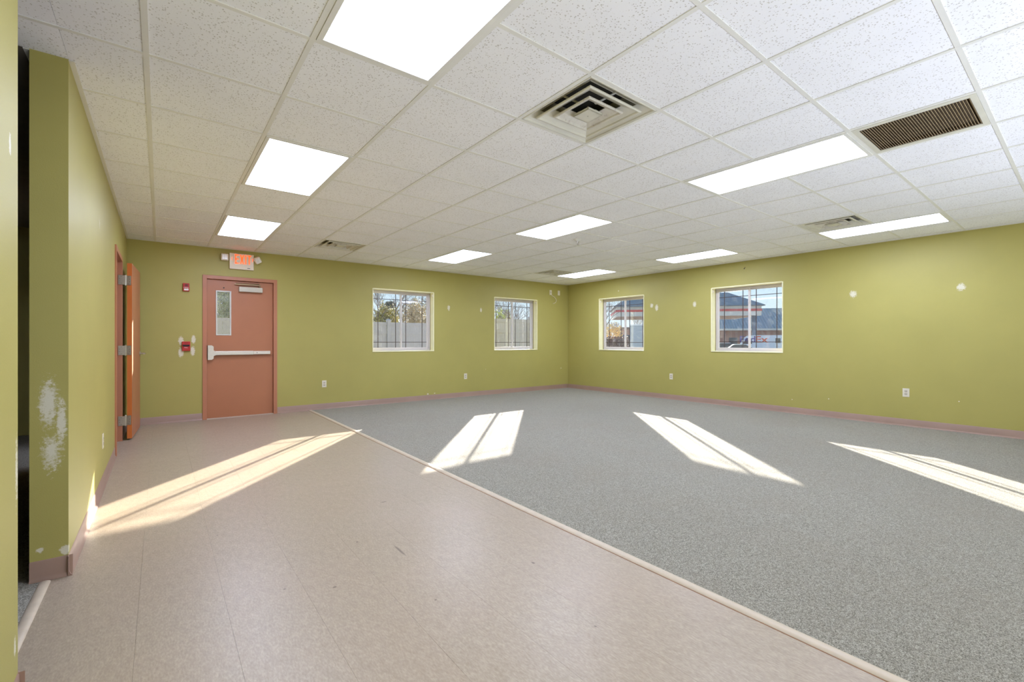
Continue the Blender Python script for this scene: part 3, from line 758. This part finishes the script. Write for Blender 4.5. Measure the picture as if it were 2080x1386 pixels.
m = MB(); pts = [(7.455, YB - .008, 2.300), (7.48, YB - .02, 2.265), (7.55, YB - .03, 2.235), (7.60, YB - .03, 2.19), (7.615, YB - .03, 2.15), (7.60, YB - .025, 2.11), (7.56, YB - .02, 2.085), (7.52, YB - .012, 2.075)]
m.tube([Vector(p) for p in pts], .006, 8).build('cable', M['white_plastic'], r, smooth=True)
MB().box(7.44, 7.47, YB - .012, YB - .006, 2.32, 2.36, ch=.002).build('jack', M['slot'], r)
plate('blank_wall_plate', 'blank ivory plate high on the back wall, nearest the far corner', (7.725, YB, 2.345), (1, 0, 0), (0, -1, 0), kind='blank')
m = MB().cyl((XR, 3.755, 2.425), (XR - .012, 3.755, 2.425), .007, .007, 8).cyl((XR - .012, 3.755, 2.425), (XR - .04, 3.72, 2.445), .005, .003, 8)
tag(m.build('wall_hook', M['black'], base=(XR, 3.755, 2.42)), 'tiny black hook in the right wall just below the ceiling', 'hook')

# ------------------------------------------------------------------ outdoors
LOT = -.6
gm = plain('grey_asphalt_lot', (150, 148, 144), .9, 0, .12, .6, .2, bscale=30)
o = MB().box(-80, 260, -120, 260, LOT - .3, LOT).build('parking_lot_ground', gm, base=(0, 0, LOT)); o['kind'] = 'structure'
ym = plain('dry_pale_lawn', (150, 148, 136), .95, 0, .2, 3, .4, bscale=60)
o = MB().box(-9, 12.2, 8.29, 17.5, LOT - .05, -.06).box(8.25, 12.2, -9, 8.29, LOT - .05, -.06).build('yard_ground', ym, base=(0, 12, -.1)); o['kind'] = 'structure'

FM = plain('lilac_grey_vinyl_fence', (168, 165, 170), .5, 0, .03, 2)
def fence(label, A, B, top, n, cap=True):
    A = Vector(A); B = Vector(B); L = (B - A).length; d = (B - A).normalized(); ang = math.atan2(d.y, d.x)
    r = empty('vinyl_fence', ((A + B) / 2).to_tuple(), label, 'fence')
    T = Matrix.Translation(A) @ Matrix.Rotation(ang, 4, 'Z')
    sp = L / n; base = -.06
    for k in range(n + 1):
        m = MB().box(k * sp - .064, k * sp + .064, -.064, .064, base, top + .06, M=T, ch=.004)
        if cap:
            x = k * sp; m.box(x - .075, x + .075, -.075, .075, top + .06, top + .08, M=T)
            m.add([T @ Vector(p) for p in ((x - .075, -.075, top + .08), (x + .075, -.075, top + .08), (x + .075, .075, top + .08), (x - .075, .075, top + .08), (x, 0, top + .13))], [(0, 1, 4), (1, 2, 4), (2, 3, 4), (3, 0, 4)])
        m.build('fence_post', FM, r)
    for k in range(n):
        a = k * sp + .064; b_ = (k + 1) * sp - .064
        MB().box(a, b_, -.025, .025, top - .10, top, M=T).build('top_rail', FM, r)
        MB().box(a, b_, -.025, .025, base + .05, base + .18, M=T).build('bottom_rail', FM, r)
        MB().box(a, b_, -.025, .025, top - .42, top - .34, M=T).build('middle_rail', FM, r)
        nb = max(1, round((b_ - a) / .19)); w = (b_ - a) / nb
        for q in range(nb):
            MB().box(a + q * w + .004, a + (q + 1) * w - .004, -.010, .010, base + .15, top - .08, M=T).build('fence_board', FM, r)
fence('lilac grey vinyl privacy fence seen through the left back window and the door glass', (-2.3, 15.25, 0), (8.5, 15.25, 0), 1.83, 5)
fence('nearer lilac grey vinyl fence section seen through the back window by the corner', (7.05, 10.8, 0), (11.2, 10.8, 0), 1.83, 2)

BARK = plain('grey_brown_bark', (126, 112, 98), .9, 0, .2, 8)
def foliage_mat(name, a, b):
    t = NT(name); oi = t.noise(2.5, 4, .7); t.color(t.ramp(oi, (.35, srgb(*a)), (.65, srgb(*b)))); t.set(.7, 0, .2)
    return t.m
FOL = {'yellow': foliage_mat('yellow_green_leaves', (120, 118, 52), (214, 188, 92)), 'pine': foliage_mat('dark_pine_needles', (52, 66, 52), (84, 96, 70)),
       'tan': foliage_mat('tan_autumn_leaves', (170, 156, 120), (214, 196, 160)), 'lime': foliage_mat('pale_lime_leaves', (176, 186, 96), (226, 222, 130)),
       'gold': foliage_mat('golden_leaves', (216, 180, 96), (240, 216, 150)), 'green': foliage_mat('deep_green_leaves', (74, 92, 54), (150, 156, 90))}
def tree(label, loc, H, crown, fol, n, depth=4, seed=1, cz=.6, leaf=.09, squash=1.0, trunk=.09):
    rnd = random.Random(seed); r = empty('tree' if fol != 'bare' else 'bare_tree', loc, label, 'tree'); base = Vector(loc)
    m = MB(); tips = []
    def grow(p, d, L, rad, k):
        q = p + d * L; m.cyl(p, q, rad, rad * .66, 6 if k > 1 else 4, caps=False)
        if k == 0: tips.append(q); return
        for _ in range(rnd.choice((2, 3)) if k < depth else 4):
            nd = (d + Vector((rnd.uniform(-.8, .8), rnd.uniform(-.8, .8), rnd.uniform(-.1, .55)))).normalized()
            grow(q, nd, L * rnd.uniform(.62, .82), rad * .6, k - 1)
    f = .36 if depth >= 4 else .45
    grow(base, Vector((rnd.uniform(-.05, .05), rnd.uniform(-.05, .05), 1)).normalized(), H * f * .75, trunk, depth)
    top = max(v[2] for v in m.v) - base.z; s_ = H / top
    m.v = [tuple(base + (Vector(v) - base) * s_) for v in m.v]
    m.build('trunk_and_branches', BARK, r)
    if fol != 'bare':
        m2 = MB(); C_ = base + Vector((0, 0, H * cz))
        for _ in range(n):
            while True:
                p = Vector((rnd.uniform(-1, 1), rnd.uniform(-1, 1), rnd.uniform(-1, 1)))
                if .25 < p.length < 1: break
            p *= rnd.choice((1, 1, .8)) * (1 + .25 * math.sin(p.x * 7 + seed) * math.cos(p.y * 6))
            q = C_ + Vector((p.x * crown, p.y * crown, p.z * H * (1 - cz) * squash))
            u = Vector((rnd.uniform(-1, 1), rnd.uniform(-1, 1), rnd.uniform(-1, 1))).normalized(); w = u.orthogonal().normalized(); L = leaf * rnd.uniform(.6, 1.4)
            m2.add([q - u * L, q + w * L * .6, q + u * L, q - w * L * .6], [(0, 1, 2, 3)])
        o = m2.build('leaf_cluster', FOL[fol], r); o['kind'] = 'stuff'
    return r
def at(px, D, z=LOT):      # real-world spot at depth D from the viewpoint
    t = (px - 1040) / 920.5
    return (D * (.6131 + .79 * t), D * (.79 - .6131 * t), z)
tree('yellow-green bushy tree above the fence in the left back window', at(784, 37), 4.8, 1.15, 'yellow', 6500, seed=3, cz=.62, squash=.95)
tree('dark pine clump rising behind the yellow-green tree', at(792, 40), 5.7, .50, 'pine', 1300, seed=5, cz=.87, squash=.42, leaf=.07, depth=5)
tree('tan leafy tree in the right half of the left back window', at(845, 43.5), 5.9, 1.4, 'tan', 5200, seed=8, cz=.6)
tree('tall bare tree reaching above the pine clump', at(778, 50), 8.6, 1, 'bare', 0, 6, seed=12, trunk=.12)
tree('tall bare tree at the right edge of the left back window', at(866, 52), 7.6, 1, 'bare', 0, 6, seed=21, trunk=.1)
tree('bare tree in the middle of the left back window', at(824, 56), 7.2, 1, 'bare', 0, 6, seed=33, trunk=.1)
tree('pale lime leafy tree above the fence in the back window by the corner', at(1018, 36), 4.3, .95, 'lime', 2300, seed=15, cz=.62)
tree('grey bare tree in the back window by the corner', at(1052, 29), 4.3, 1, 'bare', 0, 7, seed=17, trunk=.09)
tree('second bare tree at the left of the back window by the corner', at(1008, 44), 6.6, 1, 'bare', 0, 6, seed=19, trunk=.09)
tree('deep green evergreen seen through the exit door glass', at(447, 26), 6.6, 1.6, 'green', 5200, seed=25, cz=.55)
tree('dark evergreen beside the green one seen through the exit door glass', at(474, 30), 6.8, 1.2, 'pine', 3500, seed=27, cz=.6)
tree('golden autumn tree in the corner window of the right wall', at(1241, 88), 5.6, 2.6, 'gold', 1300, seed=29, cz=.6, leaf=.16)
tree('bare tree behind the truck in the corner window of the right wall', at(1298, 105), 8.6, 1, 'bare', 0, 6, seed=31, trunk=.12)
tree('thin bare tree left of the canopy in the corner window of the right wall', at(1224, 46), 6.5, 1, 'bare', 0, 6, seed=35, trunk=.1)

# station canopy
K = 1.42; zz = lambda z: 1.16 + (z - 1.16) * K
A = Vector(at(1252, 45 * K)); B = Vector(at(1547, 43 * K)); d = (B - A); L = d.length; ang = math.atan2(d.y, d.x)
T = Matrix.Translation((A.x, A.y, 0)) @ Matrix.Rotation(ang, 4, 'Z')        # x along the front, y away
r = empty('station_canopy', ((A + B) / 2).to_tuple(), 'station canopy with hipped slate roof and red band on its pale fascia', 'canopy')
fas = plain('pale_fascia', (206, 202, 192), .6); red = plain('red_fascia_band', (196, 66, 62), .5); und = plain('brown_soffit', (126, 104, 88), .8)
slate = plain('slate_blue_metal_roof', (104, 112, 118), .55, .0, .12, 1.5)
W_ = 11.0
z0, z1 = zz(3.62), zz(4.62)
MB().box(0, L, 0, .15, z0, z1, M=T).box(0, L, W_ - .15, W_, z0, z1, M=T).box(0, .15, .15, W_ - .15, z0, z1, M=T).box(L - .15, L, .15, W_ - .15, z0, z1, M=T).build('fascia', fas, r)
MB().box(-.06, L + .06, -.06, -.001, zz(4.05), zz(4.27), M=T).box(-.06, 0, -.06, W_, zz(4.05), zz(4.27), M=T).box(L, L + .06, -.06, W_, zz(4.05), zz(4.27), M=T).build('red_band', red, r)
MB().box(.15, L - .15, .15, W_ - .15, z0 + .05, z0 + .15, M=T).build('soffit', und, r)
e_ = .36
vs = [(-e_, -e_, z1), (L + e_, -e_, z1), (L + e_, W_ + e_, z1), (-e_, W_ + e_, z1), (3.2, W_ / 2, zz(6.25)), (L - 2.7, W_ / 2, zz(6.25)), (-e_, -e_, z1 - .12), (L + e_, -e_, z1 - .12), (L + e_, W_ + e_, z1 - .12), (-e_, W_ + e_, z1 - .12)]
MB().add([T @ Vector(v) for v in vs], [(0, 1, 5, 4), (1, 2, 5), (2, 3, 4, 5), (3, 0, 4), (0, 6, 7, 1), (1, 7, 8, 2), (2, 8, 9, 3), (3, 9, 6, 0), (6, 9, 8, 7)]).build('hip_roof', slate, r)
colm = plain('blue_grey_column', (92, 110, 128), .6)
for x, y in ((L - .6, .9), (7.4, .9)):
    MB().box(x - .24, x + .24, y - .24, y + .24, LOT, z0 + .06, M=T).build('column', colm, r)

# store with metal roof
Q = 1.25; sz = lambda z: 1.16 + (z - 1.16) * Q
A = Vector(at(1425, 76 * Q)); B = Vector(at(1700, 72 * Q)); d = (B - A); L = d.length; ang = math.atan2(d.y, d.x)
T = Matrix.Translation((A.x, A.y, 0)) @ Matrix.Rotation(ang, 4, 'Z')
r = empty('brick_store', ((A + B) / 2).to_tuple(), 'low brick store with large blue metal roof behind the van', 'building')
brick = NT('red_brown_brick'); bt = brick.n('ShaderNodeTexBrick'); bt.inputs['Scale'].default_value = 4; bt.inputs['Color1'].default_value = srgb(150, 98, 80); bt.inputs['Color2'].default_value = srgb(172, 120, 98); bt.inputs['Mortar'].default_value = srgb(190, 176, 160)
brick.l(brick.pos(), bt.inputs['Vector']); brick.color(bt.outputs[0]); brick.set(.85); brick = brick.m
MB().box(.6, L - .6, .8, 12, LOT, sz(3.1), M=T).build('brick_wall', brick, r)
MB().box(0, L, 0, .25, sz(2.95), sz(3.25), M=T).build('eave_trim', fas, r)
blue = plain('blue_metal_roof', (124, 134, 140), .5, .1, .08, 2)
vs = [(0, 0, sz(3.25)), (L, 0, sz(3.25)), (L, 13, sz(3.25)), (0, 13, sz(3.25)), (4, 6.5, sz(6.9)), (L - 5, 6.5, sz(6.9))]
roof = MB().add([T @ Vector(v) for v in vs], [(0, 1, 5, 4), (1, 2, 5), (2, 3, 4, 5), (3, 0, 4), (0, 3, 2, 1)]).build('roof', blue, r)
m = MB(); nrm = Vector((0, -3.5, 6.5)).normalized()
for k in range(1, 46):
    x = L * k / 46; t = min(1.0, x / 4, (L - x) / 5)
    p0 = Vector((x, .02, sz(3.26))); p1 = Vector((x, 6.5 * t, sz(3.25) + (sz(6.9) - sz(3.25)) * t))
    m.cyl(T @ p0, T @ p1, .04, .04, 4)
o = m.build('standing_seams', plain('pale_blue_seam', (160, 172, 180), .45), roof); o['kind'] = 'stuff'
for k in range(6):
    x = 2 + k * (L - 4) / 6; MB().box(x, x + 1.6, .74, .82, .2, 1.9, M=T).build('store_window', plain('dark_store_glass', (60, 66, 72), .15), r)

# small brick building and hedge seen through the corner window
c = Vector(at(1262, 95)); T = Matrix.Translation((c.x, c.y, 0)) @ Matrix.Rotation(ang, 4, 'Z')
r = empty('brick_building', c.to_tuple(), 'small far brick building with flat dark roof behind the blue pickup', 'building')
MB().box(-1.6, 7, 0, 5, LOT, 3.6, M=T).build('brick_wall', brick, r)
MB().box(-1.9, 7.3, -.3, 5.3, 3.6, 4.1, M=T).build('flat_roof', und, r)
for k in range(3): MB().box(-.8 + 2.2 * k, .4 + 2.2 * k, -.05, 0, .6, 2.0, M=T).build('window', plain('dark_far_glass', (60, 66, 72), .15), r)
c = Vector(at(1248, 50)); T = Matrix.Translation((c.x, c.y, 0)) @ Matrix.Rotation(ang, 4, 'Z')
r = empty('brown_hedge', c.to_tuple(), 'brown winter hedge low in the corner window of the right wall', 'hedge')
m = MB(); rnd = random.Random(4)
for _ in range(2600):
    q = Vector((rnd.uniform(-2, 1.5), rnd.uniform(-.4, .4), rnd.uniform(LOT, 1.62 + .12 * rnd.random()))); u = Vector((rnd.uniform(-1, 1), rnd.uniform(-1, 1), rnd.uniform(-1, 1))).normalized(); w = u.orthogonal(); s_ = .09
    m.add([T @ (q - u * s_), T @ (q + w * s_ * .5), T @ (q + u * s_), T @ (q - w * s_ * .5)], [(0, 1, 2, 3)])
o = m.build('hedge_twigs', foliage_mat('brown_twigs', (120, 90, 76), (168, 134, 112)), r); o['kind'] = 'stuff'
MB().box(-1.9, 1.4, -.3, .3, LOT, 1.45, M=T).build('hedge_core', plain('brown_hedge_core', (110, 84, 70), .95, 0, .3, 6), r)

tyre = plain('black_tyre', (34, 34, 36), .8); carglass = plain('dark_car_glass', (58, 66, 74), .1); hub = plain('grey_hub', (150, 150, 152), .3, .6)
def wheels(r, T, xs_, wy, rad):
    for x in xs_:
        for y in wy:
            w = MB().cyl(T @ Vector((x, y - .11, LOT + rad)), T @ Vector((x, y + .11, LOT + rad)), rad, seg=20).build('wheel', tyre, r)
            s_ = -1 if y < sum(wy) / 2 else 1
            MB().cyl(T @ Vector((x, y + s_ * .11, LOT + rad)), T @ Vector((x, y + s_ * .125, LOT + rad)), rad * .55, seg=12).build('hub', hub, w)
# delivery van: nose to the left
A = Vector(at(1491, 58)); B = Vector(at(1594, 56)); d = B - A; ang2 = math.atan2(d.y, d.x)
T = Matrix.Translation((A.x, A.y, 0)) @ Matrix.Rotation(ang2, 4, 'Z'); L = d.length
r = empty('delivery_van', A.to_tuple(), 'white delivery van with purple and orange lettering outside the right window', 'van')
vw = plain('white_van_paint', (226, 228, 232), .3, 0, .02)
G = LOT
prof = [(0, G + .35), (.02, G + .95), (.28, G + 1.15), (.85, G + 1.35), (1.35, G + 2.2), (1.7, G + 2.46), (2.2, G + 2.52), (L - .1, G + 2.52), (L, G + 2.4), (L, G + .35)]
MB().prism([(a, b) for a, b in prof], 1, 0, 2.0, M=T).build('van_body', vw, r)
MB().prism([(.98, G + 1.42), (1.42, G + 2.12), (2.05, G + 2.12), (2.05, G + 1.42)], 1, -.012, 0, M=T).build('side_window', carglass, r)
MB().box(L - 1.0, L - .45, -.01, 0, G + 1.55, G + 2.15, M=T).build('rear_window', carglass, r)
TT = lambda x, z: T @ Matrix.Translation((x, -.006, z)) @ Matrix.Rotation(R(90), 4, 'X')
lettering('lettering', 'Fed', 1.75, .82, .012, TT(L * .275, G + 2.02), plain('purple_lettering', (96, 74, 150), .4), r)
lettering('lettering', 'Ex', 1.35, .80, .012, TT(L * .275 + 1.60, G + 2.01), plain('orange_lettering', (240, 104, 60), .4), r)
wheels(r, T, (1.15, L - 1.2), (.1, 1.9), .36)
MB().box(.0, L, -.02, 2.02, G + .3, G + .5, M=T).build('bumper_strip', tyre, r)
def car(label, loc, rot, paint_rgb, Lc=4.5, name='car', H=1.5):
    T = Matrix.Translation((loc[0], loc[1], 0)) @ Matrix.Rotation(rot, 4, 'Z')
    r = empty(name, loc, label, 'car'); pm = plain('car_paint', paint_rgb, .3, .1, .03)
    MB().prism([(0, G + .3), (0, G + .7), (.25, G + .82), (1.2, G + .95), (Lc - .6, G + 1.0), (Lc, G + .85), (Lc, G + .3)], 1, 0, 1.8, M=T).build('car_body', pm, r)
    MB().prism([(1.1, G + .93), (1.75, G + H - .04), (Lc - 1.5, G + H - .04), (Lc - .55, G + .96)], 1, .12, 1.68, M=T).build('cabin_glass', carglass, r)
    MB().prism([(1.7, G + H - .06), (1.85, G + H), (Lc - 1.65, G + H), (Lc - 1.45, G + H - .06)], 1, .14, 1.66, M=T).build('roof', pm, r)
    wheels(r, T, (.85, Lc - .85), (.1, 1.7), .32)
    return r
car('silver car low in the right window in front of the van', at(1446, 40), ang2, (196, 206, 204), 4.2)
car('white car behind the silver one at the left of the right window', at(1425, 50), ang2, (232, 234, 238), 4.5, H=1.6)
car('blue pickup beyond the hedge in the corner window', at(1238, 62), ang2, (84, 118, 160), 5.2, 'pickup', 2.6)
A = Vector(at(1279, 31)); T = Matrix.Translation((A.x, A.y, 0)) @ Matrix.Rotation(math.atan2(A.y, A.x), 4, 'Z') @ Matrix.Translation((0, -2.3, 0))
r = empty('box_truck', A.to_tuple(), 'grey-blue box truck with white top edge at the right of the corner window', 'truck')
MB().box(0, 5.5, 0, 2.3, G + .8, 2.22, M=T, ch=.03).build('cargo_box', plain('grey_blue_truck_side', (176, 184, 192), .5, 0, .08, 2), r)
MB().box(-.02, 5.52, -.02, 2.32, 2.22, 2.32, M=T).build('top_rail', vw, r)
MB().prism([(5.5, G + .6), (5.5, G + 2.5), (6.4, G + 2.4), (6.9, G + 1.5), (7.3, G + 1.4), (7.3, G + .6)], 1, .1, 2.2, M=T).build('cab', vw, r)
MB().box(0, 7.2, .3, 2.0, G + .5, G + .8, M=T).build('chassis', tyre, r)
wheels(r, T, (1.2, 6.3), (.2, 2.1), .42)
